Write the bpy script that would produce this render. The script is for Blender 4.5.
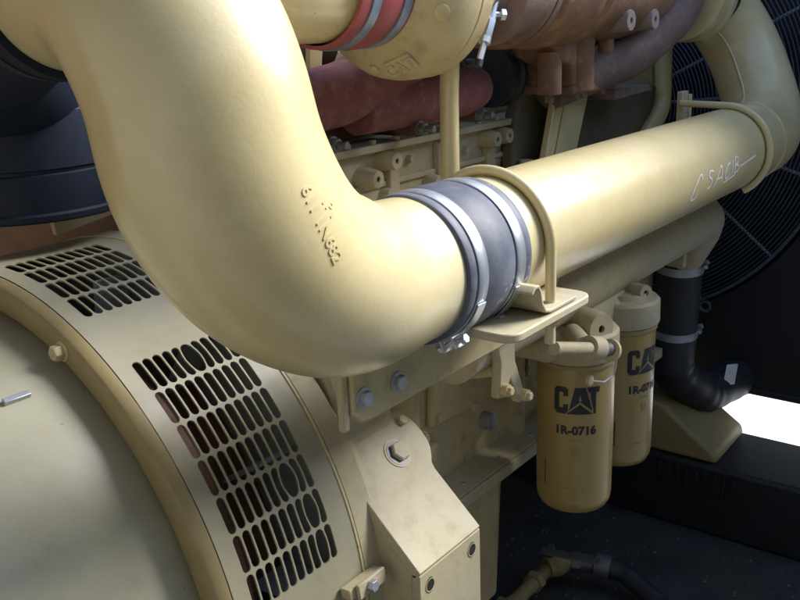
import bpy, bmesh, math, random
from mathutils import Vector, Matrix, noise
random.seed(7)
PI = math.pi
R_ = math.radians
V = Vector
scene = bpy.context.scene
for o in list(bpy.data.objects):
    bpy.data.objects.remove(o, do_unlink=True)
COL = scene.collection
H = 1.62                       # height of the lens above the outside ground (model space has the lens at 0,0,0)

# ------------------------------------------------------------------ camera
cam_d = bpy.data.cameras.new('camera')
cam = bpy.data.objects.new('camera', cam_d)
COL.objects.link(cam)
fw = V((0.7524, 0.5910, -0.2910)).normalized()
rt = V((0.6084, -0.7927, -0.0381)); rt = (rt - fw * rt.dot(fw)).normalized()
up = rt.cross(fw)
cam.matrix_world = Matrix(((rt.x, up.x, -fw.x, 0), (rt.y, up.y, -fw.y, 0), (rt.z, up.z, -fw.z, H), (0, 0, 0, 1)))
cam_d.sensor_width = 36.0
cam_d.lens = 40.5
cam_d.clip_start = 0.01
cam_d.clip_end = 500
scene.camera = cam
scene.render.resolution_x, scene.render.resolution_y = 1024, 768

# ------------------------------------------------------------------ light
to_sun = V((0.74, -0.40, 0.60)).normalized()
world = bpy.data.worlds.new('World'); scene.world = world
world.use_nodes = True
nt = world.node_tree; nt.nodes.clear()
wo = nt.nodes.new('ShaderNodeOutputWorld'); bg = nt.nodes.new('ShaderNodeBackground')
sky = nt.nodes.new('ShaderNodeTexSky'); sky.sky_type = 'NISHITA'; sky.sun_disc = False
sky.sun_elevation = math.asin(to_sun.z)
sky.sun_rotation = math.atan2(to_sun.x, to_sun.y)
sky.dust_density = 1.0
bg.inputs['Strength'].default_value = 0.15
nt.links.new(sky.outputs[0], bg.inputs[0]); nt.links.new(bg.outputs[0], wo.inputs[0])
sd = bpy.data.lights.new('sun', 'SUN'); sun = bpy.data.objects.new('sun', sd); COL.objects.link(sun)
sd.energy = 3.6; sd.angle = R_(32); sd.color = (1.0, 0.995, 0.99)
sun.rotation_euler = to_sun.to_track_quat('Z', 'Y').to_euler()
sun.location = (0, 0, 6)
scene.view_settings.view_transform = 'Standard'
scene.view_settings.look = 'None'
scene.view_settings.gamma = 1.0
scene.view_settings.exposure = 1.42
scene.view_settings.use_curve_mapping = False
scene.render.engine = 'CYCLES'
scene.cycles.max_bounces = 6
scene.cycles.diffuse_bounces = 4
scene.cycles.glossy_bounces = 3

# ------------------------------------------------------------------ materials
def mat_paint(name, col, rough=0.42, coat=0.0, dirt=None, dirt_amt=0.35, spots=0.0, spot_col=(0.03, 0.025, 0.02), metal=0.0,
              var=0.10, bump=0.15, scale=1.0, dust=None, dust_amt=0.0, spec=0.5):
    m = bpy.data.materials.new(name); m.use_nodes = True
    t = m.node_tree; n = t.nodes; l = t.links
    p = n['Principled BSDF']
    tc = n.new('ShaderNodeTexCoord')
    def noi(sc, det=5, ro=0.6):
        q = n.new('ShaderNodeTexNoise'); q.inputs['Scale'].default_value = sc * scale
        q.inputs['Detail'].default_value = det; q.inputs['Roughness'].default_value = ro
        l.new(tc.outputs['Object'], q.inputs['Vector']); return q
    def ramp(src, a, b):
        q = n.new('ShaderNodeMapRange'); q.inputs['From Min'].default_value = a; q.inputs['From Max'].default_value = b
        q.clamp = True; l.new(src, q.inputs['Value']); return q.outputs[0]
    def mix(fac, a, b, amt=1.0):
        q = n.new('ShaderNodeMix'); q.data_type = 'RGBA'
        if amt != 1.0:
            mm = n.new('ShaderNodeMath'); mm.operation = 'MULTIPLY'; mm.inputs[1].default_value = amt
            l.new(fac, mm.inputs[0]); fac = mm.outputs[0]
        l.new(fac, q.inputs['Factor'])
        for s, k in ((a, 'A'), (b, 'B')):
            if isinstance(s, tuple): q.inputs[6 if k == 'A' else 7].default_value = (*s, 1)
            else: l.new(s, q.inputs[6 if k == 'A' else 7])
        return q.outputs[2]
    n1 = noi(9); n2 = noi(38, 6, 0.7); n3 = noi(230, 3, 0.5)
    lo = tuple(max(0, c * (1 - var)) for c in col); hi = tuple(min(1, c * (1 + var)) for c in col)
    c = mix(ramp(n1.outputs[0], 0.3, 0.7), lo, hi)
    if dirt:
        c = mix(ramp(n2.outputs[0], 0.50, 0.72), c, dirt, dirt_amt)
    if dust:
        n4 = noi(4.5, 6, 0.65)
        c = mix(ramp(n4.outputs[0], 0.42, 0.66), c, dust, dust_amt)
    if spots > 0:
        n5 = noi(120, 2, 0.5)
        n6 = noi(7, 3, 0.6)
        q = n.new('ShaderNodeMath'); q.operation = 'MULTIPLY'
        l.new(ramp(n5.outputs[0], 0.712 - 0.1 * spots, 0.742 - 0.1 * spots), q.inputs[0]); l.new(ramp(n6.outputs[0], 0.52, 0.60), q.inputs[1])
        c = mix(q.outputs[0], c, spot_col, 0.85)
    l.new(c, p.inputs['Base Color'])
    r = n.new('ShaderNodeMapRange'); r.inputs['To Min'].default_value = max(0.03, rough - 0.08); r.inputs['To Max'].default_value = min(1, rough + 0.14)
    l.new(n2.outputs[0], r.inputs['Value']); l.new(r.outputs[0], p.inputs['Roughness'])
    p.inputs['Metallic'].default_value = metal
    p.inputs['Specular IOR Level'].default_value = spec
    p.inputs['Coat Weight'].default_value = coat; p.inputs['Coat Roughness'].default_value = 0.22
    if bump > 0:
        b = n.new('ShaderNodeBump'); b.inputs['Strength'].default_value = bump; b.inputs['Distance'].default_value = 0.0006
        a = n.new('ShaderNodeMath'); a.operation = 'ADD'
        l.new(n3.outputs[0], a.inputs[0]); l.new(n2.outputs[0], a.inputs[1]); l.new(a.outputs[0], b.inputs['Height'])
        l.new(b.outputs[0], p.inputs['Normal'])
    return m

YEL = (0.58, 0.485, 0.248)
M = {}
M['yellow'] = mat_paint('yellow_enamel', YEL, 0.34, 0.55, (0.36, 0.28, 0.15), 0.28, 0.05, (0.2, 0.15, 0.09), var=0.06, bump=0.08, dust=(0.58, 0.52, 0.36), dust_amt=0.35)
M['cast'] = mat_paint('yellow_cast', YEL, 0.34, 0.6, (0.45, 0.36, 0.18), 0.25, 0.0, (0.16, 0.12, 0.07), var=0.07, bump=0.22, dust=(0.60, 0.54, 0.38), dust_amt=0.5)
M['dull'] = mat_paint('yellow_dull', (0.53, 0.435, 0.225), 0.55, 0.0, (0.20, 0.16, 0.10), 0.5, 0.3, (0.09, 0.07, 0.05), var=0.14, bump=0.5, dust=(0.40, 0.36, 0.27), dust_amt=0.45)
M['dusty'] = mat_paint('yellow_dusty', (0.44, 0.375, 0.22), 0.60, 0.0, (0.26, 0.21, 0.14), 0.5, 0.0, var=0.12, bump=0.4, dust=(0.38, 0.36, 0.315), dust_amt=0.55)
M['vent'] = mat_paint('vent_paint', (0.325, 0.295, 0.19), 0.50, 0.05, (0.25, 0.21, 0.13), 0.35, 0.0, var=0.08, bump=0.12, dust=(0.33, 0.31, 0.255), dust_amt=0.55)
M['barrel'] = mat_paint('barrel_paint', (0.38, 0.355, 0.245), 0.44, 0.1, (0.31, 0.275, 0.18), 0.35, 0.06, (0.15, 0.13, 0.1), var=0.07, bump=0.15, dust=(0.38, 0.38, 0.32), dust_amt=0.55)
M['ochre'] = mat_paint('ochre_paint', (0.29, 0.23, 0.11), 0.5, 0.0, (0.22, 0.165, 0.07), 0.4, 0.0, var=0.12, bump=0.2)
M['steel'] = mat_paint('steel_band', (0.62, 0.66, 0.72), 0.33, 0, (0.35, 0.37, 0.40), 0.35, 0, metal=0.85, var=0.08, bump=0.1)
M['darkzinc'] = mat_paint('dark_steel', (0.16, 0.16, 0.17), 0.5, 0, (0.08, 0.075, 0.07), 0.5, 0, metal=0.6, var=0.2, bump=0.3)
M['wornband'] = mat_paint('worn_blue_band', (0.20, 0.26, 0.36), 0.4, 0, (0.42, 0.42, 0.46), 0.7, 0, metal=0.5, var=0.3, bump=0.3)
M['zinc'] = mat_paint('zinc_bolt', (0.42, 0.45, 0.50), 0.42, 0, (0.18, 0.18, 0.18), 0.5, 0, metal=0.7, var=0.15, bump=0.2)
M['rubber'] = mat_paint('blue_black_rubber', (0.050, 0.060, 0.092), 0.55, 0.0, (0.13, 0.14, 0.165), 0.5, 0.9, (0.36, 0.36, 0.36), var=0.25, bump=0.25, dust=(0.24, 0.25, 0.29), dust_amt=0.5)
M['blackrub'] = mat_paint('black_rubber', (0.018, 0.021, 0.028), 0.5, 0.0, (0.05, 0.055, 0.06), 0.4, 0, var=0.3, bump=0.3)
M['bluecan'] = mat_paint('dark_blue_can', (0.008, 0.014, 0.030), 0.55, 0.0, (0.018, 0.025, 0.040), 0.35, 0, var=0.25, bump=0.2, spec=0.25)
M['black'] = mat_paint('black_paint', (0.007, 0.009, 0.014), 0.55, 0.0, (0.016, 0.018, 0.022), 0.4, 0, var=0.3, bump=0.2)
M['guard'] = mat_paint('guard_wire', (0.060, 0.075, 0.105), 0.5, 0, (0.09, 0.10, 0.11), 0.4, 0, var=0.3, bump=0)
M['spoke'] = mat_paint('guard_spoke', (0.16, 0.18, 0.20), 0.5, 0, (0.06, 0.065, 0.07), 0.5, 0, var=0.25, bump=0.1)
M['redhose'] = mat_paint('red_silicone', (0.30, 0.060, 0.065), 0.5, 0, (0.30, 0.13, 0.13), 0.4, 0, var=0.15, bump=0.15)
M['redman'] = mat_paint('red_rust_manifold', (0.215, 0.072, 0.074), 0.75, 0, (0.38, 0.22, 0.20), 0.55, 0, var=0.2, bump=0.6)
M['rust'] = mat_paint('brown_rust', (0.225, 0.125, 0.075), 0.8, 0, (0.40, 0.27, 0.16), 0.7, 0, var=0.3, bump=0.9)
M['rustv'] = mat_paint('violet_rust', (0.18, 0.118, 0.105), 0.72, 0, (0.29, 0.23, 0.21), 0.6, 0, var=0.25, bump=0.8)
M['rustpale'] = mat_paint('pale_violet_rust', (0.30, 0.235, 0.225), 0.7, 0, (0.2, 0.13, 0.1), 0.45, 0, var=0.2, bump=0.6)
M['sleeve'] = mat_paint('rusty_sleeve', (0.085, 0.036, 0.026), 0.8, 0, (0.15, 0.075, 0.05), 0.4, 0, var=0.3, bump=0.6)
M['olive'] = mat_paint('olive_plate', (0.125, 0.112, 0.068), 0.65, 0, (0.13, 0.115, 0.075), 0.35, 0, var=0.2, bump=0.3)
M['ink'] = mat_paint('printed_ink', (0.012, 0.014, 0.022), 0.5, 0, None, 0, 0, var=0.1, bump=0)
M['inkgrey'] = mat_paint('faint_ink', (0.20, 0.155, 0.075), 0.5, 0, None, 0, 0, var=0.1, bump=0)
M['filter'] = mat_paint('filter_paint', (0.31, 0.228, 0.080), 0.30, 0.35, (0.34, 0.24, 0.09), 0.18, 0, var=0.05, bump=0.05)
M['chalk'] = mat_paint('white_paint_pen', (0.74, 0.75, 0.77), 0.6, 0, None, 0, 0, var=0.04, bump=0)
M['floor'] = mat_paint('floor_plate', (0.038, 0.046, 0.050), 0.65, 0, (0.06, 0.06, 0.055), 0.6, 0, var=0.4, bump=0.7, dust=(0.05, 0.047, 0.036), dust_amt=0.5)
M['grit'] = mat_paint('grit', (0.13, 0.12, 0.10), 0.9, 0, (0.06, 0.055, 0.05), 0.5, 0, var=0.3, bump=0)
M['ground'] = mat_paint('pale_concrete', (0.62, 0.61, 0.58), 0.9, 0, (0.42, 0.41, 0.38), 0.4, 0, var=0.1, bump=0.6)
M['brownwall'] = mat_paint('brown_panel', (0.095, 0.040, 0.011), 0.7, 0, (0.035, 0.02, 0.012), 0.6, 0, var=0.3, bump=0.3, scale=0.5)
M['copper'] = mat_paint('winding_varnish', (0.17, 0.075, 0.05), 0.55, 0, (0.03, 0.018, 0.014), 0.5, 0, var=0.3, bump=0.5)
M['fangrey'] = mat_paint('inner_grey', (0.26, 0.29, 0.31), 0.6, 0, (0.14, 0.15, 0.15), 0.4, 0, var=0.15, bump=0.2)
M['hole'] = mat_paint('dark_hole', (0.012, 0.011, 0.010), 0.9, 0, None, 0, 0, var=0.1, bump=0)
M['shade_shell'] = mat_paint('shade_panel_paint', (0.42, 0.40, 0.35), 0.7, 0, (0.3, 0.28, 0.24), 0.4, 0, var=0.08, bump=0.2, scale=0.4)  # pale so that the added shade panels bounce fill light

# ------------------------------------------------------------------ mesh builder
def frame_for(d):
    d = d.normalized()
    a = V((0, 0, 1)) if abs(d.z) < 0.9 else V((1, 0, 0))
    e1 = d.cross(a).normalized(); e2 = d.cross(e1).normalized()
    return e1, e2

class G:
    def __init__(s): s.v = []; s.f = []
    def add(s, vs, fs):
        b = len(s.v); s.v += [V(p) for p in vs]; s.f += [tuple(b + i for i in f) for f in fs]; return s
    def box(s, x0, x1, y0, y1, z0, z1):
        vs = [(x, y, z) for x in (x0, x1) for y in (y0, y1) for z in (z0, z1)]
        return s.add(vs, [(0, 1, 3, 2), (4, 6, 7, 5), (0, 4, 5, 1), (2, 3, 7, 6), (0, 2, 6, 4), (1, 5, 7, 3)])
    def obox(s, c, ax, ay, az):
        c = V(c); ax = V(ax); ay = V(ay); az = V(az)
        vs = [c + i * ax + j * ay + k * az for i in (-1, 1) for j in (-1, 1) for k in (-1, 1)]
        return s.add(vs, [(0, 1, 3, 2), (4, 6, 7, 5), (0, 4, 5, 1), (2, 3, 7, 6), (0, 2, 6, 4), (1, 5, 7, 3)])
    def tube(s, pts, rad, n=24, caps=True, closed=False):
        pts = [V(p) for p in pts]; m = len(pts)
        if not hasattr(rad, '__len__'): rad = [rad] * m
        vs = []; e1 = None
        for i, p in enumerate(pts):
            if closed: d = (pts[(i + 1) % m] - pts[i - 1])
            else: d = (pts[min(i + 1, m - 1)] - pts[max(i - 1, 0)])
            d.normalize()
            if e1 is None: e1, e2 = frame_for(d)
            else:
                e1 = (e1 - d * e1.dot(d)).normalized(); e2 = d.cross(e1)
            for k in range(n):
                a = 2 * PI * k / n
                vs.append(p + rad[i] * (math.cos(a) * e1 + math.sin(a) * e2))
        fs = []
        for i in range(m if closed else m - 1):
            j = (i + 1) % m
            for k in range(n):
                q = (k + 1) % n
                fs.append((i * n + k, i * n + q, j * n + q, j * n + k))
        if caps and not closed:
            fs.append(tuple(range(n - 1, -1, -1))); fs.append(tuple((m - 1) * n + k for k in range(n)))
        return s.add(vs, fs)
    def cyl(s, p0, p1, r, r1=None, n=20, caps=True):
        return s.tube([p0, p1], [r, r if r1 is None else r1], n, caps)
    def lathe(s, o, d, prof, n=48, caps=True):
        o = V(o); d = V(d).normalized()
        e1, e2 = frame_for(d); vs = []; m = len(prof)
        for t, r in prof:
            for k in range(n):
                a = 2 * PI * k / n
                vs.append(o + d * t + max(r, 1e-5) * (math.cos(a) * e1 + math.sin(a) * e2))
        fs = [(i * n + k, i * n + (k + 1) % n, (i + 1) * n + (k + 1) % n, (i + 1) * n + k) for i in range(m - 1) for k in range(n)]
        if caps: fs.append(tuple(range(n - 1, -1, -1))); fs.append(tuple((m - 1) * n + k for k in range(n)))
        return s.add(vs, fs)
    def hexn(s, p, d, r, h):
        p = V(p); d = V(d).normalized()
        s.lathe(p, d, [(0, r), (h * 0.82, r), (h, r * 0.86)], 6); return s
    def prism(s, poly, ext):
        poly = [V(p) for p in poly]; ext = V(ext); n = len(poly)
        fs = [tuple(range(n - 1, -1, -1)), tuple(range(n, 2 * n))] + [(i, (i + 1) % n, n + (i + 1) % n, n + i) for i in range(n)]
        return s.add(poly + [p + ext for p in poly], fs)
    def torus(s, c, d, R, r, n=48, m=8):
        c = V(c); d = V(d).normalized(); e1, e2 = frame_for(d)
        return s.tube([c + R * (math.cos(2 * PI * k / n) * e1 + math.sin(2 * PI * k / n) * e2) for k in range(n)], r, m, False, True)
    def ball(s, c, rx, ry, rz, n=20, m=12):
        c = V(c); vs = []; fs = []
        for i in range(m + 1):
            t = PI * i / m
            for k in range(n):
                a = 2 * PI * k / n
                vs.append(c + V((rx * math.sin(t) * math.cos(a), ry * math.sin(t) * math.sin(a), rz * math.cos(t))))
        for i in range(m):
            for k in range(n):
                fs.append((i * n + k, (i + 1) * n + k, (i + 1) * n + (k + 1) % n, i * n + (k + 1) % n))
        return s.add(vs, fs)
    def build(s, name, mat, parent=None, bevel=0.0, smooth=35, seg=2, weld=False):
        off = V((0, 0, 0))
        q = parent
        while q is not None: off += q.location; q = q.parent
        me = bpy.data.meshes.new(name)
        me.from_pydata([tuple(p - off) for p in s.v], [], s.f)
        bm = bmesh.new(); bm.from_mesh(me)
        if weld: bmesh.ops.remove_doubles(bm, verts=bm.verts, dist=1e-5)
        bmesh.ops.recalc_face_normals(bm, faces=bm.faces)
        bm.to_mesh(me); bm.free()
        me.shade_smooth()
        me.set_sharp_from_angle(angle=R_(smooth))
        me.materials.append(M[mat])
        o = bpy.data.objects.new(name, me); COL.objects.link(o)
        if parent is not None: o.parent = parent
        if bevel > 0:
            b = o.modifiers.new('edge', 'BEVEL'); b.width = bevel; b.segments = seg; b.limit_method = 'ANGLE'; b.angle_limit = R_(40)
            b.harden_normals = False
        return o

def tag(o, label, cat, group=None, kind=None):
    o['label'] = label; o['category'] = cat
    if group: o['group'] = group
    if kind: o['kind'] = kind
    return o
def thing(name, label, cat, loc, group=None):
    o = bpy.data.objects.new(name, None); COL.objects.link(o); o.location = loc; o.empty_display_size = 0.03
    return tag(o, label, cat, group)
def struct(g, name, mat, **k):
    o = g.build(name, mat, **k); o['kind'] = 'structure'; return o
def copy_part(o, parent, delta):
    c = o.copy(); COL.objects.link(c); c.parent = parent; c.location = o.location + V(delta); return c

def fillet(pts, rads, n=14):
    pts = [V(p) for p in pts]; out = [pts[0]]
    for i in range(1, len(pts) - 1):
        c = pts[i]; a = (pts[i - 1] - c).normalized(); b = (pts[i + 1] - c).normalized()
        ang = a.angle(b); R = rads[i - 1]
        if ang > PI - 0.02: out.append(c); continue
        t = R / math.tan(ang / 2); P0 = c + a * t
        O = c + (a + b).normalized() * (R / math.sin(ang / 2))
        e1 = (P0 - O).normalized(); P1 = c + b * t
        e2 = (P1 - O); e2 = (e2 - e1 * e2.dot(e1)).normalized()
        for k in range(n + 1):
            th = (PI - ang) * k / n
            out.append(O + R * (math.cos(th) * e1 + math.sin(th) * e2))
    out.append(pts[-1]); return out

def resample(pts, step):
    out = [pts[0]]
    for a, b in zip(pts, pts[1:]):
        m = max(1, int((b - a).length / step))
        out += [a.lerp(b, (k + 1) / m) for k in range(m)]
    return out

def text_geo(body, size, offset=0.0, maxedge=0.004):
    cu = bpy.data.curves.new('glyphs', 'FONT'); cu.body = body; cu.size = size; cu.offset = offset; cu.align_x = 'CENTER'; cu.resolution_u = 3
    ob = bpy.data.objects.new('glyphs', cu); COL.objects.link(ob)
    dg = bpy.context.evaluated_depsgraph_get()
    me = bpy.data.meshes.new_from_object(ob.evaluated_get(dg))
    bpy.data.objects.remove(ob, do_unlink=True); bpy.data.curves.remove(cu)
    return subdiv(me, maxedge)
def subdiv(me, maxedge):
    bm = bmesh.new(); bm.from_mesh(me)
    bmesh.ops.triangulate(bm, faces=bm.faces)
    for _ in range(4):
        es = [e for e in bm.edges if e.calc_length() > maxedge]
        if not es: break
        bmesh.ops.subdivide_edges(bm, edges=es, cuts=1, use_grid_fill=False)
        bmesh.ops.triangulate(bm, faces=bm.faces)
    vs = [v.co.copy() for v in bm.verts]; bm.verts.index_update()
    fs = [tuple(v.index for v in f.verts) for f in bm.faces]
    bm.free(); bpy.data.meshes.remove(me); return vs, fs
def poly_geo(polys, maxedge=0.004):
    me = bpy.data.meshes.new('p'); vs = []; fs = []
    for p in polys:
        b = len(vs); vs += [(x, y, 0) for x, y in p]; fs.append(tuple(range(b, b + len(p))))
    me.from_pydata(vs, [], fs)
    return subdiv(me, maxedge)

# ------------------------------------------------------------------ setting
ROOF_Y, WALL_Z = 2.1, 0.75  # edges of the unseen shade panels, set by the light they let in
g = G().add([(-60, -60, -1.62), (80, -60, -1.62), (80, 80, -1.62), (-60, 80, -1.62)], [(0, 1, 2, 3)])
struct(g, 'ground', 'ground')
struct(G().box(-0.9, 2.42, 0.28, 2.3, -1.42, -1.30), 'skid_floor', 'floor', bevel=0.006)
struct(G().box(-0.9, 3.2, 2.15, 2.2, -1.62, 0.95), 'enclosure_back_wall', 'brownwall')
struct(G().box(-0.95, 3.3, ROOF_Y, 2.25, 0.95, 1.0), 'added_roof_shade', 'shade_shell')  # unseen roof strip, added to shade the engine
struct(G().box(-0.95, 4.6, -0.95, -0.90, -1.62, WALL_Z), 'added_front_shade_wall', 'shade_shell')  # unseen wall added behind the camera to block low sun and sky
struct(G().box(-0.95, -0.90, -0.90, 2.15, -1.62, 0.95), 'added_end_shade_wall', 'shade_shell')  # added out of view to keep side sky light off the barrel
struct(G().box(-0.95, 0.20, -0.95, ROOF_Y - 0.003, 0.95, 1.0), 'added_roof_shade_end', 'shade_shell')  # unseen roof piece added to cut the sky above the barrel

# ------------------------------------------------------------------ generator
GY, GZ = 1.11, -0.725
RV = 0.447
gen = thing('generator', 'big round generator barrel with slotted vent band at lower left', 'generator', (0.3, GY, -1.30))
G().lathe((0, GY, GZ), (1, 0, 0), [(-0.62, 0.20), (-0.62, 0.375), (-0.60, 0.395), (-0.585, 0.402), (0.53, 0.402), (0.5465, 0.402), (0.5465, 0.2)], 128, False).build('barrel', 'barrel', gen)
G().lathe((0, GY, GZ), (1, 0, 0), [(0.546, 0.36), (0.546, 0.404), (0.536, 0.409), (0.532, 0.414), (0.532, 0.440), (0.535, 0.4445), (0.5495, 0.4462), (0.552, 0.442), (0.552, 0.36)], 144, False).build('flange', 'ochre', gen, smooth=50)
def pol(x, a, r): return V((x, GY - r * math.cos(R_(a)), GZ + r * math.sin(R_(a))))
for a in (63.2, -27, 153, 243):
    b = G().lathe(pol(0.532, a, 0.425), (-1, 0, 0), [(0, 0.0125), (0.001, 0.0125), (0.002, 0.0108)], 20).hexn(pol(0.530, a, 0.425), (-1, 0, 0), 0.0098, 0.011).build('bolt', 'dull', gen)
# perforated vent band
XS = [0.5505, 0.5723, 0.7153, 0.7500]; NC = 10; PX = (XS[2] - XS[1]) / NC
rows = [65.5 + 6 * k for k in range(4)] + [54.7 - 6 * (k + 1) for k in range(7)]   # lower edge of each row of slots
dents = {(54.7 - 6, 5): (0.0052, 0.013), (54.7 - 30, 7): (0.0060, 0.013), (54.7 - 36, 8): (0.0045, 0.012), (54.7 - 42, 8): (0.003, 0.010), (65.5 + 6, 6): (0.0015, 0.01)}
vb = G()
angs = sorted(set([round(a, 3) for a in rows] + [round(a + 6, 3) for a in rows] + [12.7 - 3 * k for k in range(1, 19)] + [89.5 + 3 * k for k in range(1, 76)] + [58.3, 61.9]))
angs = [a for a in angs if a >= -42 and a <= 315]
low = set(round(a, 3) for a in rows)
rw = 0.0020
def wall(a0, a1, x0, x1):
    vs = []; 
    m = max(1, int((a1 - a0) / 1.5))
    for k in range(m + 1):
        a = a0 + (a1 - a0) * k / m
        vs += [pol(x0, a, RV), pol(x1, a, RV)]
    vb.add(vs, [(2 * k, 2 * k + 1, 2 * k + 3, 2 * k + 2) for k in range(m)])
for i, a0 in enumerate(angs):
    a1 = angs[i + 1] if i + 1 < len(angs) else 318
    wall(a0, a1, XS[0], XS[1]); wall(a0, a1, XS[2], XS[3])
    if round(a0, 3) not in low: wall(a0, a1, XS[1], XS[2])
for a0 in rows:
    ac = a0 + 3; dd = [(c, *w) for (ra, c), w in dents.items() if abs(ra - a0) < 0.1]
    def warp(x, t):            # t in -1..1 along the row; bent bars spread round a damaged slot
        for c, amp, w in dd:
            xc = XS[1] + (c + 0.5) * PX
            k = math.cos(t * PI / 2) ** 1.3 if abs(t) < 1 else 0
            u = x - xc
            edge = min(1, min(x - XS[1], XS[2] - x) / 0.01)
            x += amp * (1 if u > 0 else -1) * min(1, abs(u) / 0.002) * math.exp(-max(0, abs(u) - 0.005) / w) * k * edge
        return x
    for c in range(NC):
        xc = XS[1] + (c + 0.5) * PX; hw = 0.0060; hl = 0.0220     # metres along x / along the arc
        half = R_(3) * RV
        inner = []; outer = []
        K = 8
        ring = []
        # stadium, starting on the right side going up
        for k in range(5): ring.append((hw, -(hl - hw) + 2 * (hl - hw) * k / 4))
        for k in range(1, 6): th = PI * k / 6; ring.append((hw * math.cos(th), (hl - hw) + hw * math.sin(th)))
        for k in range(5): ring.append((-hw, (hl - hw) - 2 * (hl - hw) * k / 4))
        for k in range(1, 6): th = PI + PI * k / 6; ring.append((hw * math.cos(th), -(hl - hw) + hw * math.sin(th)))
        n = len(ring); o_pts = []; i_pts = []; d_pts = []
        for (x, s) in ring:
            # outer rectangle match
            if abs(s) <= (hl - hw) + 1e-9:
                ox, os = math.copysign(PX / 2, x), s
                if abs(abs(s) - (hl - hw)) < 1e-9: pass
            else:
                ox, os = x / hw * PX / 2, math.copysign(half, s)
            o_pts.append((ox, os)); i_pts.append((x, s))
        def P(x, s, r):
            t = s / half
            return pol(warp(xc + x, t), ac + math.degrees(s / RV), r)
        vs = [P(*q, RV) for q in o_pts] + [P(*q, RV) for q in i_pts] + [P(q[0] * 0.96, q[1] * 0.99, RV - rw) for q in i_pts]
        fs = [(k, (k + 1) % n, n + (k + 1) % n, n + k) for k in range(n)] + [(n + k, n + (k + 1) % n, 2 * n + (k + 1) % n, 2 * n + k) for k in range(n)]
        vb.add(vs, fs)
        for sx in (-1, 1):      # the four corner triangles between stadium and cell
            for sy in (-1, 1):
                vb.add([P(sx * PX / 2, sy * (hl - hw), RV), P(sx * PX / 2, sy * half, RV), P(sx * hw * math.cos(PI / 6) / hw * PX / 2, sy * half, RV)], [(0, 1, 2)])
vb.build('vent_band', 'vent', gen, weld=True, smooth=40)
G().lathe((0, GY, GZ), (1, 0, 0), [(0.749, RV - 0.01), (0.749, RV + 0.0015), (0.7525, RV + 0.0015), (0.7525, RV - 0.012)], 144, False).build('band_seam', 'dull', gen)
# what shows through the slots
G().lathe((0, GY, GZ), (1, 0, 0), [(0.553, 0.335), (0.575, 0.345), (0.60, 0.36), (0.64, 0.36), (0.66, 0.34), (0.70, 0.30), (0.75, 0.30)], 96, False).build('winding', 'copper', gen)
for k in range(14):
    a = R_(k * 360 / 14 + 6)
    er = V((0, -math.cos(a), math.sin(a))); et = V((0, math.sin(a), math.cos(a)))
    c = V((0.705, GY, GZ)) + er * 0.365
    G().obox(c, (0.028, 0, 0), er * 0.045, et * 0.003 + V((0.004, 0, 0))).build('fan_blade', 'fangrey', gen)
G().lathe((0, GY, GZ), (1, 0, 0), [(0.742, 0.10), (0.742, 0.43), (0.746, 0.43), (0.746, 0.10)], 96, False).build('fan_disc', 'fangrey', gen)
# little latch on the barrel and clamp low on the band
p = pol(0.462, 59.6, 0.402)
er = (p - V((0.462, GY, GZ))).normalized(); et = V((1, 0, 0)).cross(er)
G().obox(p + er * 0.003, V((0.016, 0, 0)) , et * 0.0035, er * 0.003).build('latch', 'zinc', gen, bevel=0.001)
p = pol(0.735, 7.0, RV); er = (p - V((0.735, GY, GZ))).normalized(); et = V((1, 0, 0)).cross(er)
cl = G().obox(p + er * 0.010, (0.032, 0, 0), et * 0.007, er * 0.008).obox(p + er * 0.022 + V((0.004, 0, 0)), (0.026, 0, 0), et * 0.010, er * 0.003).build('clamp', 'dusty', gen, bevel=0.0015)
G().hexn(p + er * 0.025, er, 0.008, 0.008).build('bolt', 'zinc', cl)

# ------------------------------------------------------------------ flywheel housing
fh = thing('flywheel_housing', 'yellow round flywheel housing right of the slotted vent band', 'housing', (0.86, GY, -1.30))
G().lathe((0, GY, GZ), (1, 0, 0), [(0.754, 0.30), (0.754, 0.4485), (0.79, 0.4485), (0.795, 0.442), (0.812, 0.432), (0.83, 0.415), (0.93, 0.395), (0.955, 0.38), (0.955, 0.2)], 128, False).build('bell', 'dusty', fh)
for a in (72, 62, 4, -8):
    G().cyl(pol(0.812, a, 0.425), pol(0.828, a, 0.425), 0.011, n=14).hexn(pol(0.828, a, 0.425), (1, 0, 0), 0.009, 0.009).build('bolt', 'zinc', fh)
G().prism([(0.80, 0.90, -0.62), (0.80, 0.74, -0.62), (0.80, 0.735, -0.50), (0.80, 0.76, -0.42), (0.80, 0.90, -0.36)], (0.11, 0, 0)).build('pad', 'dusty', fh, bevel=0.006)

# ------------------------------------------------------------------ engine block
blk = thing('engine_block', 'yellow cast engine block side with bosses behind the long pipe', 'engine', (1.5, 1.1, -1.30))
bw = G().box(0.955, 2.12, 0.845, 1.40, -0.82, -0.32)
bw.build('crankcase', 'dull', blk, bevel=0.008)
G().box(0.94, 2.10, 0.925, 1.32, -0.325, -0.190).build('cylinder_deck', 'dusty', blk, bevel=0.004)
G().box(0.93, 2.12, 0.905, 1.34, -0.190, -0.178).build('head_gasket_ledge', 'dusty', blk, bevel=0.002)
G().box(0.96, 2.10, 0.985, 1.30, -0.179, -0.03).build('cylinder_head', 'dusty', blk, bevel=0.006)
for x in (1.00, 1.16, 1.30, 1.46, 1.62, 1.78):
    G().prism([(x - 0.013, 0.926, -0.32), (x - 0.013, 0.912, -0.31), (x - 0.010, 0.912, -0.20), (x - 0.013, 0.926, -0.192), ], (0.026, 0, 0)).build('rib', 'dusty', blk, bevel=0.003)
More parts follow.
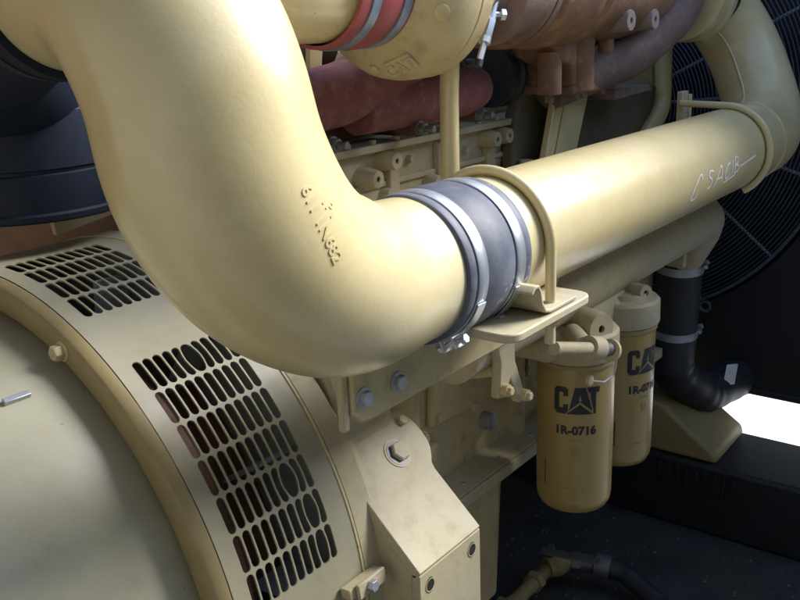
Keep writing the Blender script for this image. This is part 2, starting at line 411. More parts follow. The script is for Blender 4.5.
for x, z, l in ((1.142, -0.207, .034), (1.090, -0.229, .036), (1.450, -0.209, .034), (1.500, -0.208, .03), (1.271, -0.265, .025), (1.150, -0.268, .015), (1.60, -0.21, .03)):
    b = G().lathe((x, 0.925, z), (0, -1, 0), [(0, 0.019), (l - 0.004, 0.0145), (l, 0.0135), (l, 0.0045), (l - 0.012, 0.0045)], 20).build('boss', 'dusty', blk)
    G().cyl((x, 0.925 - l + 0.010, z), (x, 0.925 - l + 0.0035, z), 0.0044, n=12).build('boss_hole', 'hole', b)
for z, d in ((-0.245, .006), (-0.292, .01)):
    G().box(0.945, 2.05, 0.925 - d, 0.93, z - 0.006, z + 0.004).build('ledge', 'dusty', blk, bevel=0.002)
for k in range(10):
    x = 0.99 + k * 0.062
    G().hexn((x, 0.918, -0.178), (0, 0, 1), 0.0065, 0.007).build('bolt', 'dusty', blk)
for x, z in ((1.06, -0.275), (1.215, -0.215), (1.225, -0.285), (1.385, -0.222), (1.40, -0.275), (1.33, -0.30), (1.02, -0.21)):
    G().hexn((x, 0.925, z), (0, -1, 0), 0.0075, 0.010).build('bolt', 'dusty', blk)
# crankcase relief
for x0, x1, z0, z1 in ((1.13, 1.40, -0.66, -0.42), (1.47, 1.64, -0.68, -0.42), (1.68, 1.86, -0.68, -0.42)):
    G().prism([(x0, 0.847, z0), (x1, 0.847, z0 - 0.02), (x1 - 0.02, 0.847, z1), (x0 + 0.02, 0.847, z1)], (0, -0.016, 0)).build('side_cover', 'dull', blk, bevel=0.013, seg=4)
G().cyl((1.07, 0.853, -0.80), (1.07, 0.853, -0.40), 0.034, n=28).build('column', 'dull', blk)
G().cyl((1.43, 0.856, -0.80), (1.43, 0.856, -0.40), 0.030, n=28).build('column', 'dull', blk)
G().prism([(0.96, 0.846, -0.775), (2.05, 0.846, -0.775), (2.05, 0.80, -0.795), (0.96, 0.80, -0.795)], (0, 0, -0.004)).build('sloped_ledge', 'dusty', blk, bevel=0.001)
G().box(0.955, 2.08, 0.797, 1.42, -0.826, -0.8).build('pan_rail', 'dusty', blk, bevel=0.004)
for x in (1.09, 1.20, 1.32, 1.44, 1.56, 1.70):
    G().cyl((x, 0.818, -0.80), (x, 0.818, -0.796), 0.011, n=16).hexn((x, 0.818, -0.796), (0, 0, 1), 0.008, 0.009).build('bolt', 'zinc', blk)
for x, z in ((1.15, -0.645), (1.15, -0.44), (1.26, -0.665), (1.375, -0.67), (1.375, -0.44), (1.26, -0.44), (1.49, -0.69), (1.49, -0.50)):
    G().hexn((x, 0.831, z), (0, -1, 0), 0.008, 0.007).build('bolt', 'dull', blk)
for x, z in ((1.314, -0.715), (1.13, -0.700)):
    b = G().lathe((x, 0.845, z), (0, -1, 0), [(0, 0.017), (0.02, 0.016), (0.022, 0.013)], 20).build('plug', 'zinc' if x > 1.2 else 'dull', blk)
# oil pan
pan = thing('oil_pan', 'yellow oil pan under the block behind the slanted mounting foot', 'oil pan', (1.2, 1.1, -1.30))
G().prism([(0.97, 0.83, -0.8265), (1.43, 0.83, -0.8265), (1.425, 0.865, -0.87), (1.405, 0.87, -1.16), (0.99, 0.87, -1.16), (0.975, 0.86, -0.87)], (0, 0.5, 0)).build('sump', 'dull', pan, bevel=0.012, seg=3)
G().box(1.44, 2.05, 0.90, 1.36, -0.93, -0.8265).build('shallow_pan', 'dull', pan, bevel=0.015, seg=3)
for x in (1.06, 1.16, 1.26, 1.36):
    G().cyl((x, 0.822, -0.8265), (x, 0.822, -0.836), 0.008, n=12).build('bolt', 'dull', pan)

# ------------------------------------------------------------------ mounting foot
ft = thing('mounting_foot', 'yellow slanted box-shaped mounting foot with two front holes at bottom centre', 'bracket', (0.86, 0.68, -1.30))
x0, x1 = 0.782, 0.925
t = 0.012
nrm = V((0, -0.144, 0.155)).normalized(); sl = V((0, 0.155, 0.144)).normalized()
o3 = V((0, 0.600, -0.664))
def slp(x, q, h=0): return V((x, 0, 0)) + o3 + sl * q + nrm * h
fo = [(0.783, 0), (0.923, 0), (0.922, 0.100), (0.925, 0.110), (0.933, 0.118), (0.941, 0.128), (0.946, 0.140), (0.947, 0.155), (0.946, 0.170), (0.942, 0.184), (0.937, 0.194), (0.930, 0.199), (0.86, 0.212), (0.79, 0.225), (0.783, 0.222)]
G().prism([slp(x, q) for x, q in fo], nrm * -0.015).build('top_plate', 'dusty', ft, bevel=0.0015, seg=2)
G().box(x0 + 0.001, x1 - 0.002, 0.6008, 0.614, -1.30, -0.6680).build('front_plate', 'dusty', ft, bevel=0.001)
for xx in (x0 + 0.0015, x1 - 0.0145):
    G().prism([(xx, 0.6145, -1.30), (xx, 0.6145, -0.6715), (xx, 0.752, -0.5440), (xx, 0.83, -0.528), (xx, 0.83, -1.0), (xx, 0.70, -1.30)], (0.012, 0, 0)).build('side_plate', 'dusty', ft, bevel=0.001)
for xx in (0.804, 0.902):
    G().lathe((xx, 0.6004, -0.690), (0, -1, 0), [(-0.004, 0.0098), (0.0006, 0.0098), (0.0006, 0.0085), (-0.004, 0.008)], 18, False).build('hole_rim', 'dull', ft)
    h = G().lathe((xx, 0.6004, -0.690), (0, -1, 0), [(-0.002, 0.0088), (0.0004, 0.0088)], 18); 
    for v in h.v: v.z = -0.690 + (v.z + 0.690) * 1.25
    h.build('hole', 'hole', ft)
pc = slp(0.880, 0.146)
G().lathe(pc, nrm, [(-0.001, 0.0215), (0.0012, 0.0215), (0.0012, 0.0175)], 28, False).build('bolt_recess', 'dull', ft)
b = G().lathe(pc, nrm, [(0.0006, 0.0185), (0.0018, 0.0185)], 28).build('washer', 'darkzinc', ft)
G().lathe(pc + V((0.003, 0, 0)), nrm, [(0.001, 0.0150), (0.007, 0.0150), (0.0085, 0.0130)], 6).build('bolt_head', 'dusty', b)
G().cyl(slp(0.905, 0.155, -0.014), slp(0.905, 0.155, -0.07), 0.040, 0.046, n=32).build('ear_pillar', 'dull', ft)
G().hexn(slp(0.925, 0.182, 0), nrm, 0.008, 0.007).build('bolt', 'dull', ft)
G().cyl((1.005, 0.82, -0.60), (1.005, 0.755, -0.605), 0.012, n=16).hexn((1.005, 0.755, -0.605), (0, -1, 0), 0.009, 0.008).build('bolt', 'dull', ft)

# ------------------------------------------------------------------ support rail with bolts under the elbow
rl = thing('support_rail', 'yellow bolted support rail under the big elbow carrying the pipe plate', 'rail', (0.95, 0.63, -0.43))
pl = [(0.697, -0.418), (0.712, -0.432), (0.73, -0.434), (1.05, -0.434), (1.10, -0.425), (1.16, -0.40), (1.20, -0.36), (1.20, -0.349), (0.697, -0.349)]
G().prism([(x, 0.620, z) for x, z in pl], (0, 0.012, 0)).build('web', 'dull', rl, bevel=0.003)
G().box(0.684, 0.6955, 0.624, 0.634, -0.436, -0.352).build('end_plate', 'dusty', rl, bevel=0.003)
for x, z in ((0.714, -0.401), (0.777, -0.403)):
    b = G().lathe((x, 0.620, z), (0, -1, 0), [(0, 0.0125), (0.002, 0.0125), (0.003, 0.011)], 20).build('washer', 'zinc', rl)
    G().hexn((x, 0.617, z), (0, -1, 0), 0.0095, 0.007).build('bolt_head', 'zinc', b)
fl_poly = []
for cx, cy, a0 in ((0.845, 0.51, 180), (1.005, 0.51, 270)):
    fl_poly += [(cx + 0.022 * math.cos(R_(a0 + k * 15)), cy - 0.0 + 0.022 * math.sin(R_(a0 + k * 15)), -0.349) for k in range(7)]
fl_poly += [(1.027, 0.70, -0.349), (0.823, 0.70, -0.349)]
G().prism(fl_poly, (0, 0, -0.011)).build('shelf', 'dusty', rl, bevel=0.002) if False else None
G().prism([(p[0], p[1], -0.3375) for p in fl_poly], (0, 0, -0.0110)).build('shelf', 'dusty', rl, bevel=0.002)
# hanging clip with two bolts
hc = thing('hose_clip', 'small yellow forked clip with two bolts hanging under the support rail', 'clip', (1.09, 0.66, -0.56))
G().prism([(1.045, 0.650, -0.425), (1.10, 0.650, -0.435), (1.105, 0.650, -0.490), (1.135, 0.650, -0.555), (1.118, 0.650, -0.565), (1.09, 0.650, -0.515), (1.075, 0.650, -0.54), (1.055, 0.650, -0.535), (1.06, 0.650, -0.48)], (0, 0.016, 0)).build('plate', 'dusty', hc, bevel=0.004)
for x, z in ((1.068, -0.523), (1.124, -0.551)):
    G().cyl((x, 0.650, z), (x, 0.640, z), 0.0095, n=16).hexn((x, 0.640, z), (0, -1, 0), 0.007, 0.006).build('bolt', 'dull', hc)
G().cyl((1.10, 0.655, -0.50), (1.10, 0.83, -0.55), 0.012, n=14).build('arm', 'dull', hc)

# ------------------------------------------------------------------ pipes
PY, PZ, PR = 0.597, -0.264, 0.082
cor = V((0.541, 0.598, -0.261)); leg = V((-0.093, 0.110, 1.0)).normalized()
top = cor + leg * 0.318
e_path = fillet([(0.792, 0.598, -0.263), cor, top, top + V((0.03, 0.205, 0.005))], [0.200, 0.135], 26)
e_path = resample(e_path, 0.012)
Ltot = [0]
for a, b in zip(e_path, e_path[1:]): Ltot.append(Ltot[-1] + (b - a).length)
def erad(s):
    ks = [(0, 0.0825), (0.03, 0.0835), (0.16, 0.096), (0.30, 0.100), (0.42, 0.096), (0.55, 0.092), (0.65, 0.090), (2, 0.090)]
    for (a, ra), (b, rb) in zip(ks, ks[1:]):
        if a <= s <= b:
            t = (s - a) / (b - a); t = t * t * (3 - 2 * t); return ra + (rb - ra) * t
    return 0.09
e_rad = [erad(s) for s in Ltot]
elb = thing('cast_elbow', 'large glossy cream-yellow cast pipe elbow filling the upper left', 'pipe', (0.54, 0.60, -0.365))
G().tube(e_path, e_rad, 96).build('elbow_body', 'cast', elb, smooth=60)
def snap_elbow(p, h):
    j = min(range(len(e_path)), key=lambda k: (e_path[k] - p).length_squared)
    best = None
    for k in (j - 1, j):
        if 0 <= k < len(e_path) - 1:
            a, b = e_path[k], e_path[k + 1]; ab = b - a
            t = max(0, min(1, (p - a).dot(ab) / ab.length_squared)); c = a + ab * t
            d = (p - c).length
            if best is None or d < best[0]: best = (d, c, e_rad[k] + (e_rad[k + 1] - e_rad[k]) * t)
    return best[1] + (p - best[1]).normalized() * (best[2] + h)

def emboss(body, A, B, upv, h, size, offset=0.0003):
    A = V(A); B = V(B); c = (A + B) / 2; dx = (B - A).normalized()
    dy = V(upv); dy = (dy - dx * dy.dot(dx)).normalized()
    vs, fs = text_geo(body, size, offset, 0.004)
    g = G(); n = len(vs)
    lo = [snap_elbow(c + dx * v.x + dy * v.y, -0.0006) for v in vs]; hi = [snap_elbow(c + dx * v.x + dy * v.y, h) for v in vs]
    cnt = {}
    for f in fs:
        for a, b in zip(f, f[1:] + f[:1]): cnt[(a, b)] = cnt.get((a, b), 0) + 1
    sides = [(a, b, b + n, a + n) for (a, b) in cnt if (b, a) not in cnt]
    g.add(lo + hi, [tuple(i + n for i in f) for f in fs] + sides)
    return g
emboss('611 1N682', (0.5245, 0.514, -0.118), (0.5600, 0.508, -0.202), (0.62, 0, 0.3), 0.0008, 0.0168).build('casting_number', 'cast', elb)
emboss('1P1', (0.543, 0.514, -0.128), (0.566, 0.510, -0.166), (0.62, 0, 0.3), 0.0005, 0.0150).build('casting_mark', 'cast', elb)
for pp in ((0.513, 0.515, -0.060),): pass

# coupling hose
hs = thing('hose_coupling', 'dark blue rubber hose coupling with two steel band clamps on the pipe', 'hose', (0.837, PY, PZ - 0.09))
G().lathe((0, PY, PZ), (1, 0, 0), [(0.772, 0.080), (0.772, 0.0860), (0.774, 0.0872), (0.784, 0.0875), (0.788, 0.0862), (0.808, 0.0862), (0.812, 0.0878), (0.838, 0.0890), (0.864, 0.0878), (0.868, 0.0862), (0.890, 0.0862), (0.894, 0.0875), (0.903, 0.0872), (0.905, 0.086), (0.905, 0.080)], 120, False).build('rubber_sleeve', 'rubber', hs, smooth=60)
for xc in (0.798, 0.879):
    c = G().lathe((0, PY, PZ), (1, 0, 0), [(xc - 0.0095, 0.0855), (xc - 0.0095, 0.0880), (xc - 0.0085, 0.0886), (xc + 0.0085, 0.0886), (xc + 0.0095, 0.0880), (xc + 0.0095, 0.0855)], 120, False).build('band_clamp', 'steel', hs)
    a = -52
    def pp(a, r, x=xc): return V((x, PY - r * math.cos(R_(a)), PZ + r * math.sin(R_(a))))
    # overlapping strap tail
    tg = G(); vs = []
    for k in range(15):
        aa = -20 - k * 3.2; rr = 0.0896 + 0.0012 * k / 14 + (0.004 * max(0, k - 11) / 3)
        vs += [pp(aa, rr, xc - 0.008), pp(aa, rr, xc + 0.008), pp(aa, rr + 0.0012, xc - 0.008), pp(aa, rr + 0.0012, xc + 0.008)]
    fs = []
    for k in range(14):
        b = 4 * k; fs += [(b, b + 1, b + 5, b + 4), (b + 2, b + 6, b + 7, b + 3), (b, b + 4, b + 6, b + 2), (b + 1, b + 3, b + 7, b + 5)]
    fs += [(0, 2, 3, 1), (56, 57, 59, 58)]
    tg.add(vs, fs).build('strap_tail', 'steel', c)
    tt = (pp(-66, 0.094) - pp(-60, 0.094)).normalized()
    q = pp(-64, 0.0955)
    sb = G().cyl(q - tt * 0.020, q + tt * 0.016, 0.0035, n=12).hexn(q + tt * 0.012, tt, 0.0065, 0.007).hexn(q - tt * 0.018, -tt, 0.0062, 0.006).obox(q + tt * 0.008, (0.008, 0, 0), tt * 0.0015, (q - V((xc, PY, PZ))).normalized() * 0.007).obox(q - tt * 0.010, (0.008, 0, 0), tt * 0.0015, (q - V((xc, PY, PZ))).normalized() * 0.007).build('clamp_bolt', 'steel', c)

# long pipe with the far return bend
lp = thing('long_pipe', 'long straight cream-yellow pipe running right to a return bend', 'pipe', (1.4, PY, PZ - 0.09))
TY, TZ = 0.760, 0.045
f_path = fillet([(0.885, PY, PZ), (2.150, PY, PZ), (2.270, TY, TZ), (2.085, TY, TZ)], [0.155, 0.150], 24)
f_path = [f_path[0]] + [f_path[0].lerp(f_path[1], k / 30) for k in range(1, 30)] + f_path[1:]
pb = G().tube(f_path, PR, 80).build('pipe_body', 'yellow', lp, smooth=60)
C0 = V((2.02, 0.68, -0.11)); wb = []
for i in range(33, len(f_path) - 2):
    p = f_path[i]; tn = (f_path[i + 1] - f_path[i - 1]).normalized(); q = C0 - p; q = (q - tn * q.dot(tn)).normalized()
    wb.append(p + q * (PR + 0.0004))
G().tube(wb, 0.0026, 8).build('weld_seam', 'yellow', lp)
G().torus((1.965, PY, PZ), (1, 0, 0), PR + 0.0002, 0.0018, 80, 6).build('weld_ring', 'yellow', lp)
# white paint-pen letters on the pipe
def on_pipe(x, a, h): return V((x, PY - (PR + h) * math.cos(a), PZ + (PR + h) * math.sin(a)))
strokes = [
    [(.046, .80), (.045, 1.02), (.034, 1.0), (.014, .62), (.006, .22), (.012, .0), (.026, .02), (.034, .22)],
    [(.104, .92), (.088, 1.0), (.082, .78), (.098, .56), (.096, .28), (.080, .22)],
    [(.118, .10), (.128, .55), (.146, 1.0), (.152, .6), (.158, .18)], [(.126, .45), (.156, .42)],
    [(.198, .92), (.182, .86), (.172, .50), (.180, .22), (.200, .34)],
    [(.212, .95), (.209, .28)],
    [(.226, 1.05), (.223, .30)], [(.226, 1.05), (.243, 1.0), (.240, .74), (.226, .68), (.245, .58), (.246, .36), (.224, .30)],
    [(.256, .50), (.300, .56), (.352, .64)], [(.170, .05), (.20, .12), (.232, .20)]]
for st in strokes:
    pts = []
    st = [V((x, y, 0)) for x, y in st]
    for i in range(len(st) - 1):
        p0 = st[max(0, i - 1)]; p1 = st[i]; p2 = st[i + 1]; p3 = st[min(len(st) - 1, i + 2)]
        for k in range(5):
            t = k / 5
            pts.append(0.5 * (2 * p1 + (p2 - p0) * t + (2 * p0 - 5 * p1 + 4 * p2 - p3) * t * t + (3 * p1 - p0 - 3 * p2 + p3) * t ** 3))
    pts.append(st[-1])
    vs = []
    for i, q in enumerate(pts):
        w = 0.0015 * (0.75 + 0.5 * random.random())
        a = R_(-21 + 26 * q.y + 0.035 * (q.x * 1000) * 0.6)
        d = pts[min(i + 1, len(pts) - 1)] - pts[max(0, i - 1)]; d = V((d.x, d.y * 0.037, 0)).normalized()
        nx, ny = -d.y, d.x
        for s in (-1, 1):
            vs.append(on_pipe(1.437 + q.x * 0.93 + s * w * nx * 1.2, a + s * w * ny / PR, 0.0006))
    G().add(vs, [(2 * k, 2 * k + 1, 2 * k + 3, 2 * k + 2) for k in range(len(pts) - 1)]).build('pen_stroke', 'chalk', lp)

# U-bolts
def ubolt(x, zleg, zback, label, nuts):
    u = thing('u_bolt', label, 'u-bolt', (x, PY, zleg), 'u-bolts over the long pipe')
    r = PR + 0.0072
    pts = [V((x, PY - r, zleg))] + [V((x, PY - r, PZ - 0.02))] + [V((x, PY - r * math.cos(PI * k / 28), PZ + r * math.sin(PI * k / 28))) for k in range(29)] + [V((x, PY + r, zback))]
    G().tube(pts, 0.0068, 14).build('rod', 'yellow', u, smooth=60)
    for s, zz in nuts:
        G().hexn((x, PY + s * r, zz), (0, 0, -1), 0.0125, 0.011).cyl((x, PY + s * r, zz + 0.002), (x, PY + s * r, zz), 0.014, n=18).cyl((x, PY + s * r, zz), (x, PY + s * r, zz - 0.022), 0.0064, n=12).build('nut', 'dull', u)
    return u
ubolt(0.946, -0.385, -0.385, 'yellow rod u-bolt over the long pipe just right of the dark hose', ((-1, -0.350), (1, -0.350)))
u2 = thing('u_bolt', 'yellow rod hook over the far end of the long pipe, tied to a post', 'u-bolt', (1.832, PY, -0.36), 'u-bolts over the long pipe')
r = PR + 0.0072
G().tube([V((1.835, 0.692, PZ + r + 0.002))] + [V((1.832, PY + r * math.sin(R_(a)), PZ + r * math.cos(R_(a)))) for a in range(0, -151, -6)], 0.0068, 14).build('rod', 'yellow', u2, smooth=60)

# saddle under the near U-bolt: a bent S-shaped plate on the shelf
sad = thing('pipe_saddle', 'bent yellow saddle plate on the shelf at the foot of the near u-bolt', 'bracket', (0.93, 0.53, -0.337))
prof = [(0.872, -0.300), (0.880, -0.2935), (0.890, -0.294), (0.896, -0.303), (0.900, -0.318), (0.908, -0.3285), (0.920, -0.3315), (0.985, -0.3315)]
th = 0.0045; low_p = []
for i, (x, z) in enumerate(prof):
    a = prof[max(0, i - 1)]; b = prof[min(len(prof) - 1, i + 1)]; d = V((b[0] - a[0], 0, b[1] - a[1])).normalized()
    low_p.append((x + d.z * th, z - d.x * th))
G().prism([(x, 0.492, z) for x, z in prof] + [(x, 0.492, z) for x, z in reversed(low_p)], (0, 0.075, 0)).build('plate', 'dusty', sad, bevel=0.0012, smooth=50)
# stop post of the far U-bolt
ps = thing('anchor_post', 'small pale flat post holding the far u-bolt behind the pipe', 'bracket', (1.85, 0.70, -0.26))
G().box(1.838, 1.872, 0.690, 0.702, -0.27, -0.150).build('plate', 'dusty', ps, bevel=0.002)
G().box(1.876, 1.890, 0.688, 0.712, -0.27, -0.158).build('rib', 'dull', ps, bevel=0.002)

# ------------------------------------------------------------------ filters
def cat_mark():
    C = [(0, .14), (.08, .0), (.30, .0), (.38, .10), (.38, .36), (.25, .36), (.25, .22), (.14, .22), (.14, .80), (.25, .80), (.25, .66), (.38, .66), (.38, .92), (.30, 1), (.08, 1), (0, .88)]
    Al = [(.55, 1), (.69, 1), (.69, .74), (.655, .52), (.69, .47), (.40, .13)]
    Ar = [(.69, 1), (.83, 1), (1.01, .20), (1.0, .13), (.69, .47), (.725, .52), (.69, .74)]
    Tt = [(.86, 1), (1.22, 1), (1.22, .80), (1.12, .80), (1.12, 0), (1.05, 0), (1.05, .15), (.96, .60), (.96, .80), (.905, .80)]
    tri = [(.33, .0), (1.03, .0), (.69, .38)]
    return [C, Al, Ar, Tt, tri]
def oil_filter(x, y, label, turn):
    z0, z1, r = -0.856, -0.570, 0.068
    o = thing('oil_filter', label, 'filter', (x, y, z0), 'oil filters hanging from the filter base')
    can = G().lathe((x, y, 0), (0, 0, 1), [(z0, 0.0), (z0 + 0.001, 0.030), (z0 + 0.003, 0.052), (z0 + 0.008, 0.0615), (z0 + 0.018, 0.0665), (z0 + 0.030, r), (z1 - 0.02, r), (z1 - 0.006, r), (z1, r - 0.002)], 72).build('canister', 'filter', o, smooth=50)
    G().lathe((x, y, 0), (0, 0, 1), [(z1 - 0.002, r - 0.003), (z1 - 0.002, r + 0.0025), (z1 + 0.004, r + 0.003), (z1 + 0.008, r), (z1 + 0.008, r - 0.006)], 72, False).build('rim', 'ochre', o)
    dirv = V((-x, -y, 0)).normalized()
    base = math.atan2(dirv.y, dirv.x) + turn
    def wrapm(u, v): a = base + u / r; return V((x + (r + 0.0005) * math.cos(a), y + (r + 0.0005) * math.sin(a), v))
    def put(geo, name, mat, ox, oz, s=1.0):
        vs, fs = geo
        G().add([wrapm(ox + q.x * s, oz + q.y * s) for q in vs], fs).build(name, mat, o)
    put(poly_geo([[(a * 0.066, b * 0.050) for a, b in P] for P in cat_mark()], 0.006), 'brand_print', 'ink', -0.0385, -0.6530)
    put(text_geo('1R-0716', 0.0215, 0.0010), 'number_print', 'ink', 0.000, -0.6910)
    put(poly_geo([[(-.012, 0), (-.001, 0), (-.001, .0014), (-.012, .0014)], [(.002, 0), (.012, 0), (.012, .0014), (.002, .0014)]]), 'small_print', 'inkgrey', 0.0, -0.7030)
    ring = [[(0.006 * math.cos(2 * PI * k / 16) , 0.006 * math.sin(2 * PI * k / 16)), (0.006 * math.cos(2 * PI * (k + 1) / 16), 0.006 * math.sin(2 * PI * (k + 1) / 16)), (0.0046 * math.cos(2 * PI * (k + 1) / 16), 0.0046 * math.sin(2 * PI * (k + 1) / 16)), (0.0046 * math.cos(2 * PI * k / 16), 0.0046 * math.sin(2 * PI * k / 16))] for k in range(16)]
    put(poly_geo(ring), 'ring_print', 'inkgrey', 0.0, -0.7200)
    put(poly_geo([[(-.008, 0), (.008, 0), (.008, .0016), (-.008, .0016)]]), 'small_print', 'inkgrey', 0.0, -0.7300)
    put(poly_geo([[(-.024, 0), (-.002, 0), (-.002, .0016), (-.024, .0016)], [(.003, 0), (.008, 0), (.008, .0016), (.003, .0016)], [(.012, 0), (.024, 0), (.024, .0012), (.012, .0012)]]), 'small_print', 'inkgrey', -0.004, -0.7980)
    put(poly_geo(ring), 'ring_print', 'inkgrey', 0.004, -0.832, 0.7)
    put(poly_geo([[(-.001, 0), (.0010, 0), (.0010, .05), (-.001, .05)]]), 'small_print', 'ink', -0.058, -0.8000)
    return o
oil_filter(1.364, 0.680, 'yellow oil filter hanging nearer under the pipe shelf, whole number in view', 0.02)
oil_filter(1.570, 0.690, 'yellow oil filter half hidden behind the nearer one', 0.80)
# filter base casting
fb = thing('filter_base', 'cream cast filter base with bosses above the two oil filters', 'filter base', (1.47, 0.74, -0.60))
for x, y in ((1.364, 0.680), (1.570, 0.690)):
    G().lathe((x, y, 0), (0, 0, 1), [(-0.562, 0.045), (-0.562, 0.0725), (-0.558, 0.0745), (-0.518, 0.0735), (-0.513, 0.069), (-0.510, 0.054), (-0.502, 0.050), (-0.500, 0.0)], 56, False).build('filter_seat', 'dusty', fb)
G().prism([(1.265, 0.672, -0.560), (1.275, 0.672, -0.515), (1.35, 0.672, -0.496), (1.61, 0.672, -0.490), (1.665, 0.672, -0.51), (1.665, 0.672, -0.560)], (0, 0.19, 0)).build('body', 'dusty', fb, bevel=0.022, seg=4)
G().prism([(1.50, 0.66, -0.515), (1.60, 0.66, -0.52), (1.62, 0.69, -0.492), (1.48, 0.70, -0.49)], (0.0, 0.06, -0.03)).build('shoulder', 'dusty', fb, bevel=0.012, seg=3)
def boss(c, d, r, l, hole, parent, mat='dusty'):
    c = V(c); d = V(d).normalized()
    b = G().lathe(c, d, [(0, r * 1.08), (l * 0.85, r), (l, r * 0.94), (l, hole), (l - 0.006, hole)], 28).build('boss', mat, parent)
    G().cyl(c + d * (l - 0.012), c + d * (l - 0.0055), hole * 0.98, n=14).build('boss_hole', 'hole', b); return b
boss((1.360, 0.690, -0.505), (-0.35, -1, 0.05), 0.029, 0.075, 0.007, fb)
boss((1.580, 0.680, -0.505), (-0.35, -1, 0.1), 0.017, 0.045, 0.0065, fb)
G().tube([(1.15, 0.610, -0.476), (1.25, 0.5955, -0.505)], 0.0105, 18).build('shaft_sleeve', 'dusty', fb)
pg = G().tube([(1.25, 0.5955, -0.505), (1.305, 0.588, -0.522)], 0.0115, 18).build('cross_shaft', 'darkzinc', fb)
G().lathe((1.300, 0.588, -0.522), V((1, -0.18, -0.34)), [(0, 0.019), (0.006, 0.019), (0.008, 0.015), (0.008, 0.008), (0.012, 0.008)], 24).build('cap', 'dull', pg)
G().lathe((1.245, 0.600, -0.502), V((1, -0.18, -0.34)), [(0, 0.019), (0.03, 0.020), (0.034, 0.017)], 24).build('collar', 'dusty', pg)
G().cyl((1.25, 0.61, -0.505), (1.31, 0.66, -0.508), 0.017, n=18).build('shaft_arm', 'dusty', fb)
wr = thing('tag_wire', 'thin steel wire and lead seal hanging over the nearer oil filter', 'wire', (1.30, 0.60, -0.57))
G().tube(fillet([(1.272, 0.606, -0.570), (1.30, 0.596, -0.580), (1.325, 0.590, -0.574), (1.328, 0.588, -0.550), (1.314, 0.585, -0.527)], [0.008] * 3, 5), 0.0016, 8).build('wire', 'zinc', wr)
G().lathe((1.272, 0.612, -0.570), (0, -1, 0), [(0, 0.009), (0.006, 0.009), (0.008, 0.006)], 16).build('seal', 'dull', wr)

# ------------------------------------------------------------------ lower coolant pipe and black hose
cp = thing('coolant_pipe', 'dusty cream pipe running under the long pipe down to the black hose', 'pipe', (1.7, 0.74, -0.52))
c_path = fillet([(1.02, 0.716, -0.456), (2.075, 0.716, -0.456), (2.122, 0.776, -0.580)], [0.062], 14)
G().tube(c_path, [0.055] * (len(c_path) - 1) + [0.046], 40).build('pipe_body', 'dusty', cp, smooth=60)
G().ball((2.070, 0.725, -0.462), 0.062, 0.060, 0.060).build('elbow_bulge', 'dusty', cp)
G().cyl((2.112, 0.768, -0.540), (2.128, 0.782, -0.600), 0.047, n=32).build('rusty_spigot', 'sleeve', cp)
G().box(1.925, 1.945, 0.70, 0.74, -0.545, -0.47).build('stay', 'dusty', cp, bevel=0.003)
bh = thing('radiator_hose', 'thick black rubber hose bending from the coolant pipe toward the radiator', 'hose', (2.15, 0.80, -1.05))
h_path = fillet([(2.128, 0.782, -0.570), (2.150, 0.800, -0.885), (2.270, 0.755, -0.985), (2.64, 0.690, -1.000)], [0.09, 0.10], 10)
h_path = resample(h_path, 0.015)
hr = [0.0555 + 0.0010 * math.sin(i * 1.3) * (1 if i > 18 else 0) for i in range(len(h_path))]
G().tube(h_path, hr, 36).build('rubber_hose', 'blackrub', bh, smooth=60)
for z in (-0.598, -0.772):
    t = (-0.570 - z) / 0.33; x = 2.128 + 0.022 * t; y = 0.782 + 0.018 * t
    c = G().lathe((x, y, z), (0.068, 0.05, -1), [(-0.010, 0.0545), (-0.010, 0.0578), (0.010, 0.0578), (0.010, 0.0545)], 40, False).build('band_clamp', 'zinc', bh)
    G().cyl((x + 0.02, y - 0.058, z), (x + 0.06, y - 0.045, z), 0.005, n=10).hexn((x + 0.06, y - 0.045, z), (1, 0.3, 0), 0.008, 0.008).build('clamp_screw', 'zinc', c)
tg = thing('hose_tag', 'small bright metal tab beside the bend of the black hose', 'tag', (2.33, 0.735, -0.98))
G().obox((2.325, 0.70, -0.935), (0.012, -0.010, 0.0), (0, 0.002, 0.001), (0.010, 0.0, 0.026)).build('tab', 'steel', tg, bevel=0.001)
G().cyl((2.325, 0.702, -0.955), (2.34, 0.76, -1.03), 0.006, n=10).build('stem', 'black', tg)

# ------------------------------------------------------------------ turbocharger
KY, KZ = 0.75, 0.054
tb = thing('turbocharger', 'turbocharger with yellow round compressor cover and rusty brown turbine housing', 'turbocharger', (1.3, 0.85, -0.15))
G().lathe((-0.014, KY, KZ), (1, 0, 0), [(0.905, 0.060), (0.905, 0.0755), (0.925, 0.0765), (0.932, 0.086), (0.940, 0.098), (0.955, 0.1125), (0.972, 0.1205), (0.990, 0.1235), (1.003, 0.1235), (1.005, 0.121), (1.007, 0.1235), (1.030, 0.123), (1.036, 0.117), (1.040, 0.105), (1.075, 0.095), (1.08, 0.07), (1.14, 0.06)], 112, False).build('compressor_cover', 'dull', tb, smooth=30)
def kp(x, r, a): return V((x, KY - r * math.cos(R_(a)), KZ + r * math.sin(R_(a))))
def cone_frame(a):
    p = kp(0.934, 0.106, a); er = (kp(1, 1, a) - kp(1, 0, a)).normalized()
    sl = (V((0.955 - 0.936, 0, 0)) + er * (0.1125 - 0.092)).normalized(); et = V((1, 0, 0)).cross(er).normalized(); nn = et.cross(sl).normalized()
    if nn.x > 0: nn = -nn
    return p, et, sl, nn
p, et, sl, nn = cone_frame(-72)
side = -1 if et.dot(rt) < 0 else 1
et = et * side
bd = G().obox(p + nn * 0.001, et * 0.0215, sl * 0.0125, nn * 0.0035).build('badge', 'dull', tb, bevel=0.003, seg=3)
dy = sl if sl.dot(up) > 0 else -sl
vs, fs = text_geo('CAT', 0.024, 0.0008, 0.02)
nv = len(vs); cnt = {}
